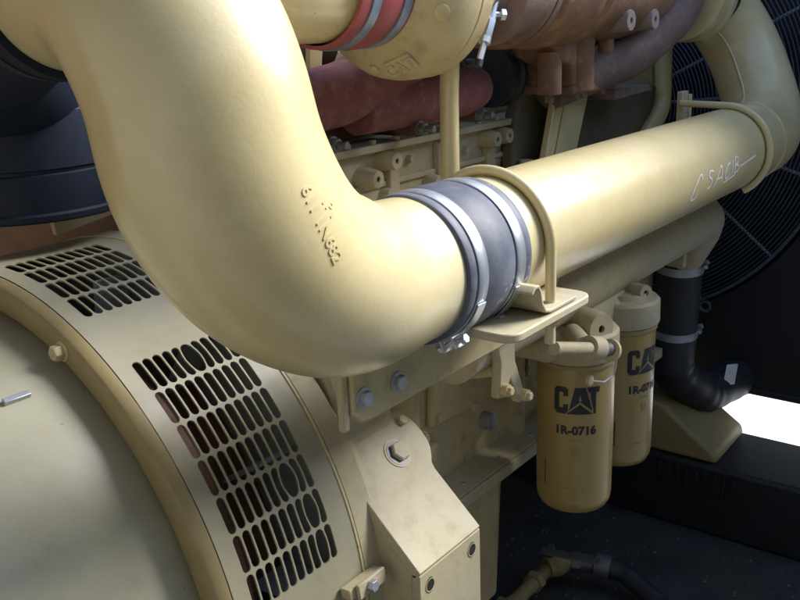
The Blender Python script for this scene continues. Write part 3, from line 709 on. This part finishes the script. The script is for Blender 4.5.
for f in fs:
    for a, b in zip(f, f[1:] + f[:1]): cnt[(a, b)] = 1
q0 = p + nn * 0.0044 - dy * 0.0085
gl = G().add([q0 + et * v.x + dy * v.y for v in vs] + [q0 + et * v.x + dy * v.y + nn * 0.0016 for v in vs], [tuple(i + nv for i in f) for f in fs] + [(a, b, b + nv, a + nv) for a, b in cnt if (b, a) not in cnt])
gl.build('badge_letters', 'dusty', bd)
for a, r in ((-95, 0.007), (-22, 0.010)):
    p, et, sl, nn = cone_frame(a); G().lathe(p, nn, [(-0.004, r), (0.003, r), (0.0045, r * 0.7)], 18).build('plug', 'dull', tb)
G().lathe((0, KY, KZ), (1, 0, 0), [(1.12, 0.06), (1.16, 0.062), (1.17, 0.085), (1.19, 0.088), (1.20, 0.075), (1.27, 0.075)], 72, False).build('bearing_housing', 'rustv', tb)
TX, TYY, TZZ = 0.0, 0.80, 0.075
G().lathe((0, TYY, TZZ), (1, 0, 0), [(1.25, 0.06), (1.262, 0.105), (1.275, 0.1165), (1.30, 0.1175), (1.312, 0.112), (1.318, 0.105), (1.33, 0.105), (1.345, 0.117), (1.40, 0.122), (1.47, 0.120), (1.475, 0.110), (1.485, 0.110), (1.50, 0.119), (1.52, 0.119), (1.54, 0.095), (1.60, 0.090)], 88, False).build('turbine_housing', 'rust', tb, smooth=30)
G().lathe((0, TYY, TZZ), (1, 0, 0), [(1.303, 0.106), (1.303, 0.1185), (1.318, 0.1185), (1.318, 0.106)], 80, False).build('v_band', 'rustv', tb)
G().tube(fillet([(1.56, 0.80, 0.055), (1.70, 0.80, 0.045), (1.84, 0.80, 0.055)], [0.3], 6), [0.088] * 9, 48).build('outlet_casing', 'rust', tb, smooth=60)
for x in (1.633, 1.745):
    boss((x, 0.752, -0.006), (0, -1, 0), 0.0195, 0.036, 0.0055, tb, 'rustpale')
    G().box(x - 0.008, x + 0.008, 0.722, 0.76, -0.004, 0.07).build('rib', 'rustpale', tb, bevel=0.004)
# pedestal: two posts, top and bottom flanges, studs
pd = thing('turbine_pedestal', 'rusty brown cast pedestal with an open window under the turbine housing', 'pedestal', (1.63, 0.84, -0.165))
dz = 0.030
G().prism([(1.495, 0.79, -0.085 + dz), (1.495, 0.79, -0.020 + dz), (1.57, 0.79, -0.010 + dz), (1.57, 0.79, -0.15 + dz), (1.552, 0.79, -0.150 + dz), (1.552, 0.79, -0.112 + dz), (1.51, 0.79, -0.105 + dz)], (0, 0.10, 0)).build('left_web', 'rust', pd, bevel=0.008, seg=3)
G().cyl((1.590, 0.80, -0.158 + dz), (1.590, 0.80, -0.005 + dz), 0.029, n=28).build('post', 'rust', pd)
G().cyl((1.690, 0.795, -0.150 + dz), (1.690, 0.795, -0.01 + dz), 0.018, n=24).build('post', 'rust', pd)
G().cyl((1.505, 0.815, -0.160 + dz), (1.505, 0.815, -0.085 + dz), 0.022, n=24).build('post', 'rust', pd)
G().box(1.60, 1.70, 0.80, 0.86, -0.095 + dz, -0.078 + dz).build('window_bar', 'rustv', pd, bevel=0.004)
G().box(1.60, 1.70, 0.812, 0.87, -0.152 + dz, -0.112 + dz).build('window_back', 'rustv', pd, bevel=0.008)
G().box(1.555, 1.74, 0.79, 0.92, -0.166 + dz, -0.148 + dz).build('foot_flange', 'rust', pd, bevel=0.005)
G().box(1.56, 1.74, 0.87, 0.93, -0.15 + dz, -0.03 + dz).build('back_web', 'rust', pd, bevel=0.006)
for x, y in ((1.505, 0.815), (1.58, 0.80), (1.61, 0.80), (1.71, 0.81)):
    G().hexn((x, y, -0.160 + dz), (0, 0, -1), 0.010, 0.016).build('bolt', 'rustv', pd)
G().hexn((1.535, 0.79, -0.012 + dz), (0, -0.6, -1), 0.013, 0.012).build('bolt', 'rust', pd)
# strut from the pedestal down to the block
st = thing('turbo_strut', 'flat yellow strut slanting down from the rusty pedestal behind the pipe', 'strut', (1.58, 0.85, -0.34))
G().prism([(1.590, 0.845, -0.1365), (1.732, 0.845, -0.1365), (1.640, 0.845, -0.345), (1.515, 0.845, -0.345)], (0, 0.014, 0)).build('plate', 'yellow', st, bevel=0.002)
G().prism([(1.628, 0.8435, -0.1365), (1.634, 0.8435, -0.1365), (1.551, 0.8435, -0.345), (1.545, 0.8435, -0.345)], (0, -0.003, 0)).build('fold_line', 'yellow', st)
# olive heat plates
hp = thing('heat_plate', 'dark olive plate behind the yellow strut above the long pipe', 'plate', (1.9, 0.97, -0.35))
G().box(1.72, 2.235, 0.895, 0.903, -0.36, -0.172).build('plate', 'olive', hp, bevel=0.001)
G().box(1.72, 2.235, 0.890, 0.912, -0.1715, -0.166).build('folded_edge', 'olive', hp, bevel=0.001)
hq = thing('end_cover', 'dark olive block left of the yellow strut with a small boss on its ledge', 'cover', (1.5, 0.95, -0.33))
G().prism([(1.505, 0.895, -0.36), (1.515, 0.895, -0.20), (1.545, 0.895, -0.13), (1.70, 0.895, -0.13), (1.70, 0.895, -0.36)], (0, 0.03, 0)).build('cover', 'olive', hq, bevel=0.006)
G().box(1.41, 1.56, 0.862, 0.895, -0.36, -0.282).build('ledge_block', 'dull', hq, bevel=0.005)
G().cyl((1.535, 0.880, -0.285), (1.535, 0.880, -0.258), 0.014, n=16).build('boss', 'dull', hq)

# inlet tube + red hose
it = thing('intake_tube', 'yellow intake tube behind the cast elbow leading to the red hose', 'pipe', (0.72, KY, -0.02))
i_path = fillet([(0.915, KY, KZ), (0.700, KY + 0.01, KZ + 0.005), (0.695, KY + 0.05, KZ + 0.42)], [0.082], 14)
G().tube(i_path, 0.0725, 64).build('tube', 'yellow', it, smooth=60)
rh = thing('red_hose', 'red silicone hose with blue-grey clamps joining tube and compressor', 'hose', (0.87, KY, -0.03))
G().lathe((0, KY, KZ), (1, 0, 0), [(0.816, 0.0728), (0.816, 0.0775), (0.830, 0.0785), (0.834, 0.0775), (0.848, 0.0775), (0.852, 0.079), (0.870, 0.0805), (0.888, 0.079), (0.892, 0.0775), (0.908, 0.0775), (0.912, 0.0788), (0.922, 0.0785), (0.922, 0.074)], 96, False).build('sleeve', 'redhose', rh, smooth=60)
for xc in (0.841, 0.900):
    G().lathe((0, KY, KZ), (1, 0, 0), [(xc - 0.0075, 0.077), (xc - 0.0075, 0.0798), (xc + 0.0075, 0.0798), (xc + 0.0075, 0.077)], 96, False).build('band_clamp', 'wornband', rh)
# actuator linkage in front of the bearing housing
lk = thing('linkage_rod', 'bright steel linkage rod with clevis nuts beside the compressor cover', 'rod', (1.16, 0.71, -0.06))
a0 = V((1.162, 0.70, 0.076)); a1 = V((1.089, 0.70, -0.053)); dd = (a1 - a0).normalized(); L = (a1 - a0).length
G().cyl(a0, a1, 0.0048, n=14).build('rod', 'steel', lk)
G().hexn(a0 + dd * L * 0.56, dd, 0.0085, 0.030).cyl(a0 + dd * L * 0.50, a0 + dd * L * 0.58, 0.0072, n=14).cyl(a0 + dd * L * 0.74, a0 + dd * L * 0.80, 0.0085, n=14).build('turnbuckle', 'steel', lk)
cx = a0 + dd * L * 0.50
ys = V((0.75, -0.45, -0.1)).normalized()
G().cyl(cx - ys * 0.017, cx + ys * 0.017, 0.0042, n=12).hexn(cx + ys * 0.012, ys, 0.0085, 0.008).hexn(cx - ys * 0.012, -ys, 0.0085, 0.008).build('clevis_pin', 'steel', lk)
G().cyl(a1 - dd * 0.004, a1 + dd * 0.006, 0.0060, n=12).build('end_cap', 'black', lk)
# exhaust manifold
mf = thing('exhaust_manifold', 'red-brown rusty exhaust manifold tubes under the compressor cover', 'manifold', (1.15, 0.88, -0.17))
G().tube(fillet([(0.80, 0.905, -0.112), (1.02, 0.895, -0.092), (1.17, 0.88, -0.040), (1.30, 0.86, 0.03)], [0.2, 0.2], 8), 0.0455, 40).build('runner', 'redman', mf, smooth=60)
G().tube([(1.06, 0.905, -0.118), (1.18, 0.90, -0.112), (1.30, 0.895, -0.110), (1.355, 0.895, -0.110), (1.385, 0.895, -0.110), (1.40, 0.895, -0.110)], [0.040, 0.046, 0.047, 0.044, 0.034, 0.015], 40).build('runner', 'redman', mf, smooth=60)
G().lathe((0, 0.925, -0.095), (1, 0, 0), [(1.465, 0.03), (1.465, 0.058), (1.480, 0.060), (1.482, 0.050), (1.50, 0.050), (1.505, 0.060), (1.52, 0.058), (1.52, 0.03)], 40).build('gasket_flange', 'blackrub', mf)
for x, z, l in ((0.975, -0.160, .105), (1.175, -0.158, .115), (1.350, -0.153, .115), (1.315, -0.062, .10)):
    s = G().cyl((x, 0.985, z), (x, 0.985 - l, z), 0.0135, n=18).build('spacer_sleeve', 'sleeve', mf)
    G().cyl((x, 0.985 - l, z), (x, 0.983 - l - 0.002, z), 0.0125, n=16).hexn((x, 0.983 - l, z), (0, -1, 0), 0.0105, 0.012).cyl((x, 0.985 - l, z), (x, 0.955 - l, z), 0.0055, n=10).build('stud_nut', 'darkzinc', s)
G().prism([(1.02, 0.95, -0.175), (1.16, 0.95, -0.168), (1.16, 0.95, -0.12), (1.02, 0.95, -0.14)], (0, 0.03, 0)).build('flange', 'sleeve', mf, bevel=0.004)
# second dark casting behind
dc = thing('dark_casting', 'dark brown round casting half hidden behind the intake tube', 'casting', (1.05, 1.0, -0.12))
G().lathe((0, 1.02, 0.005), (1, 0, 0), [(1.0, 0.05), (1.0, 0.085), (1.02, 0.095), (1.06, 0.095), (1.08, 0.08), (1.08, 0.03)], 56, False).build('cover', 'olive', dc)
# oil drain tube and bar
dt = thing('drain_tube', 'vertical yellow tube standing between compressor cover and pipe', 'tube', (1.16, 0.80, -0.42))
G().tube(fillet([(1.168, 0.80, -0.02), (1.160, 0.80, -0.10), (1.156, 0.80, -0.46)], [0.3], 5), 0.0148, 28).build('tube', 'yellow', dt, smooth=60)
sb = thing('stay_bar', 'narrow yellow stay bar just right of the cast elbow, behind it', 'bar', (0.96, 0.90, -0.18))
G().prism([(0.968, 0.90, 0.02), (0.998, 0.90, 0.02), (0.970, 0.90, -0.165), (0.945, 0.90, -0.165)], (0, 0.008, 0)).build('bar', 'yellow', sb, bevel=0.002)

# far outlet ring, dark hose band, brown exhaust pipe
orr = thing('outlet_ring', 'yellow stepped pipe ring at top right beside the return bend', 'pipe', (2.0, TY, -0.08))
G().lathe((0.015, TY, TZ), (1, 0, 0), [(1.95, 0.0), (1.95, 0.088), (1.952, 0.100), (1.975, 0.103), (1.979, 0.097), (2.005, 0.097), (2.009, 0.104), (2.030, 0.104), (2.036, 0.092), (2.05, 0.083), (2.05, 0.07)], 88, False).build('ring', 'yellow', orr, smooth=30)
oh = thing('dark_hose_band', 'dark blue hose band between yellow ring and return bend', 'hose', (2.08, TY, -0.06))
G().lathe((0, TY, TZ), (1, 0, 0), [(2.056, 0.080), (2.056, 0.0885), (2.062, 0.0895), (2.108, 0.0895), (2.116, 0.0885), (2.116, 0.080)], 88, False).build('sleeve', 'rubber', oh)
for xc in (2.070, 2.102):
    G().lathe((0, TY, TZ), (1, 0, 0), [(xc - 0.006, 0.089), (xc - 0.006, 0.0908), (xc + 0.006, 0.0908), (xc + 0.006, 0.089)], 88, False).build('band_clamp', 'bluecan', oh)
xp = thing('exhaust_pipe', 'grey-brown rusty exhaust pipe curving up right of the pedestal', 'pipe', (1.8, 0.80, -0.15))
G().tube(fillet([(1.58, 0.86, -0.125), (1.78, 0.775, -0.075), (1.915, 0.725, 0.015), (1.925, 0.72, 0.25)], [0.22, 0.10], 12), 0.043, 40).build('pipe_body', 'rustv', xp, smooth=60)
G().prism([(1.76, 0.80, -0.162), (1.95, 0.80, -0.156), (1.93, 0.80, -0.143), (1.76, 0.80, -0.140)], (0, 0.10, 0)).build('flange', 'rustv', xp, bevel=0.003)
bt = thing('bent_tube', 'thin yellow bent tube dropping behind the far end of the long pipe', 'tube', (2.2, 0.9, -0.36))
G().tube(fillet([(2.195, 0.880, 0.0), (2.212, 0.880, -0.222), (2.03, 0.880, -0.33)], [0.06], 10), 0.0215, 28).build('tube', 'yellow', bt, smooth=60)
bc = thing('breather_can', 'pale cream rounded can left of the bent tube behind exhaust', 'canister', (2.15, 0.97, -0.20))
G().lathe((2.20, 0.99, 0), (0, 0, 1), [(-0.178, 0.03), (-0.178, 0.085), (-0.165, 0.09), (0.02, 0.09), (0.05, 0.07), (0.05, 0)], 40, False).build('can', 'dusty', bc)

# ------------------------------------------------------------------ radiator, guard, fan
FX, FY, FZ = 2.436, 1.11, -0.241
RAD_Y = -0.20  # radiator edge, extended out of view to shade the vent band
fg = thing('fan_guard', 'dark round wire fan guard with concentric rings before the radiator', 'fan guard', (FX, FY, -0.86))
gw = G()
for k in range(1, 57):
    R = 0.02 + k * 0.01036
    gw.torus((FX, FY, FZ), (1, 0, 0), R, 0.0015 if k < 56 else 0.005, 110, 5)
o = gw.build('guard_rings', 'guard', fg); o['kind'] = 'stuff'
for k in range(16):
    a = R_(k * 22.5 + 5)
    d = V((0, -math.cos(a), math.sin(a)))
    G().cyl(V((FX + 0.005, FY, FZ)) + d * 0.05, V((FX + 0.005, FY, FZ)) + d * 0.605, 0.0042, n=8).build('spoke', 'spoke', fg)
for a in (-62, -15, 30, 75):
    d = V((0, -math.cos(R_(a)), math.sin(R_(a))))
    G().torus(V((FX, FY, FZ)) + d * 0.622, (1, 0, 0), 0.014, 0.0045, 20, 8).build('mounting_eye', 'guard', fg)
fn = thing('cooling_fan', 'dark fan blades just visible behind the wire guard', 'fan', (2.52, FY, FZ - 0.5))
G().lathe((0, FY, FZ), (1, 0, 0), [(2.47, 0.0), (2.47, 0.10), (2.56, 0.12), (2.56, 0)], 32, False).build('hub', 'black', fn)
for k in range(8):
    a = R_(k * 45 + 12); d = V((0, -math.cos(a), math.sin(a))); e = V((1, 0, 0)).cross(d)
    c = V((2.52, FY, FZ)) + d * 0.33
    G().obox(c, d * 0.23, e * 0.085 + V((0.025, 0, 0)), V((0.002, 0, 0))).build('blade', 'black', fn, bevel=0.001)
rd = thing('radiator', 'black radiator frame and core filling the dark right background', 'radiator', (2.6, 1.1, -1.02))
G().lathe((0, FY, FZ), (1, 0, 0), [(2.445, 0.70), (2.445, 0.615), (2.47, 0.605), (2.58, 0.605)], 96, False).build('shroud_ring', 'black', rd)
sh = G(); nn_ = 64
ringp = [V((2.447, FY - 0.66 * math.cos(2 * PI * k / nn_), FZ + 0.66 * math.sin(2 * PI * k / nn_))) for k in range(nn_)]
outp = []
for k in range(nn_):
    c, s = math.cos(2 * PI * k / nn_), math.sin(2 * PI * k / nn_); m = max(abs(c) / (1.11 - RAD_Y), abs(s) / (0.77 if s < 0 else 1.1))
    outp.append(V((2.447, FY - c / m, FZ + s / m)))
sh.add(ringp + outp, [(k, (k + 1) % nn_, nn_ + (k + 1) % nn_, nn_ + k) for k in range(nn_)]).build('shroud_panel', 'black', rd)
G().box(2.60, 2.72, RAD_Y + 0.02, 2.12, -1.011, 0.90).build('core', 'black', rd)
G().box(2.44, 2.60, RAD_Y, 2.12, -1.030, -1.0105).build('bottom_channel', 'black', rd, bevel=0.004)
G().box(2.44, 2.60, RAD_Y, RAD_Y + 0.05, -1.010, 0.88).build('side_channel', 'black', rd, bevel=0.004)

cm = thing('cross_member', 'black steel cross member on the floor below the radiator', 'beam', (2.2, 1.0, -1.30))
G().box(2.10, 2.35, 0.20, 2.1, -1.2995, -1.105).build('beam', 'black', cm, bevel=0.01, seg=3)
for k in range(9):
    y = 0.60 + k * 0.024
    G().box(2.094, 2.101, y, y + 0.010, -1.185, -1.125).build('louvre', 'black', cm, bevel=0.002)
fs_ = thing('front_support', 'dull yellow rounded support half hidden behind the black hose', 'support', (2.2, 0.95, -1.10))
G().prism([(2.115, 0.655, -1.1045), (2.115, 0.66, -1.075), (2.115, 0.72, -1.035), (2.115, 0.80, -0.975), (2.115, 0.90, -0.945), (2.115, 1.2, -0.945), (2.115, 1.2, -1.1045)], (0.22, 0, 0)).build('body', 'ochre', fs_, bevel=0.012, seg=4, smooth=50)

# ------------------------------------------------------------------ fuel line on the floor
fl_ = thing('fuel_line', 'dull yellow bent fuel pipe low on the floor near the sump', 'pipe', (1.55, 0.88, -1.30))
G().tube(fillet([(1.36, 0.875, -1.190), (1.50, 0.885, -1.24), (1.62, 0.89, -1.245), (1.655, 0.89, -1.245)], [0.06, 0.04], 8), 0.017, 24).build('pipe_body', 'ochre', fl_, smooth=60)
G().hexn((1.585, 0.889, -1.244), (1, 0.02, 0), 0.025, 0.024).build('union_nut', 'ochre', fl_)
G().hexn((1.43, 0.879, -1.215), (1, 0.07, -0.35), 0.024, 0.02).build('union_nut', 'ochre', fl_)
vl = thing('ball_valve', 'small grey ball valve with a flat lever between fuel pipe and hose', 'valve', (1.67, 0.87, -1.30))
G().cyl((1.655, 0.89, -1.24), (1.70, 0.865, -1.235), 0.026, n=20).ball((1.68, 0.878, -1.237), 0.032, 0.032, 0.03).build('body', 'ochre', vl)
G().cyl((1.700, 0.862, -1.236), (1.728, 0.800, -1.235), 0.021, n=20).hexn((1.705, 0.85, -1.236), (0.3, -0.7, 0), 0.025, 0.022).build('fitting', 'darkzinc', vl)
G().cyl((1.668, 0.885, -1.215), (1.668, 0.885, -1.185), 0.008, n=12).build('stem', 'darkzinc', vl)
G().obox((1.652, 0.828, -1.184), (0.012, 0.003, 0), (0.016, -0.066, 0), (0, 0, 0.002)).build('lever', 'darkzinc', vl, bevel=0.001)
fz = thing('fuel_hose', 'black rubber fuel hose leaving the ball valve across the floor', 'hose', (1.70, 0.70, -1.30))
G().tube(fillet([(1.725, 0.805, -1.235), (1.745, 0.740, -1.245), (1.71, 0.62, -1.274), (1.45, 0.35, -1.272)], [0.04, 0.12], 10), 0.023, 24).build('hose', 'blackrub', fz, smooth=60)
G().lathe((1.727, 0.800, -1.235), (0.25, -0.95, -0.1), [(0, 0.0235), (0.0, 0.0275), (0.035, 0.0275), (0.035, 0.0235)], 24, False).build('ferrule', 'darkzinc', fz)
G().torus((1.80, 0.79, -1.296), (0, 0, 1), 0.020, 0.0045, 28, 8).build('floor_ring', 'black')
tag(bpy.data.objects['floor_ring'], 'small dark ring lying on the floor right of the valve', 'ring')

gr = G()
for k in range(420):
    x = random.uniform(1.3, 2.08); y = random.uniform(0.35, 1.1); r = random.choice((0.0015, 0.002, 0.003, 0.005)) * random.uniform(0.7, 1.3)
    c = V((x, y, -1.2995)); a = random.random() * 6.28
    gr.add([c + V((r * math.cos(a + i * 2.1), r * math.sin(a + i * 2.1), 0)) for i in range(3)] + [c + V((0, 0, r * 0.9))], [(0, 1, 3), (1, 2, 3), (2, 0, 3)])
gro = gr.build('floor_grit', 'grit'); gro['kind'] = 'stuff'; gro['label'] = 'scattered grit and dirt crumbs on the dark floor'; gro['category'] = 'grit'
# ------------------------------------------------------------------ left: canister and hose behind the elbow
e_end = e_path[-1]; e_dir = (e_path[-1] - e_path[-3]).normalized()
ah = thing('intake_hose', 'black rubber hose with band clamp on the upper end of the cast elbow', 'hose', (e_end.x, e_end.y, e_end.z - 0.1))
G().tube(fillet([e_end - e_dir * 0.035, e_end + e_dir * 0.10, e_end + e_dir * 0.22 + V((0.02, 0.05, -0.06)), V((0.70, 1.20, -0.06))], [0.10, 0.08], 8), 0.0985, 64).build('rubber_hose', 'bluecan', ah, smooth=60)
G().lathe(e_end + e_dir * 0.012, e_dir, [(-0.010, 0.097), (-0.010, 0.1005), (0.010, 0.1005), (0.010, 0.097)], 80, False).build('band_clamp', 'blackrub', ah)
ac = thing('air_canister', 'dark blue round canister above the vent band behind the cast elbow', 'canister', (0.70, 1.22, -0.24))
G().lathe((0.70, 1.22, 0), (0, 0, 1), [(-0.235, 0.05), (-0.235, 0.128), (-0.232, 0.131), (-0.225, 0.131), (-0.222, 0.127), (-0.172, 0.127), (-0.170, 0.124), (-0.166, 0.124), (-0.164, 0.127), (-0.09, 0.125), (-0.075, 0.11), (-0.07, 0.05)], 96, False).build('can', 'bluecan', ac, smooth=30)
sp = thing('pale_bracket', 'pale cream flat bracket under the dark blue canister', 'bracket', (0.83, 1.30, -0.28))
G().prism([(0.775, 1.30, -0.300), (0.96, 1.30, -0.275), (0.96, 1.30, -0.235), (0.77, 1.30, -0.262)], (0, 0.012, 0)).build('plate', 'yellow', sp, bevel=0.002)

# ------------------------------------------------------------------ lift the whole model so the outside ground is at 0
for o in list(scene.objects):
    if o.parent is None and o.type in {'MESH', 'EMPTY'}:
        o.location.z += H
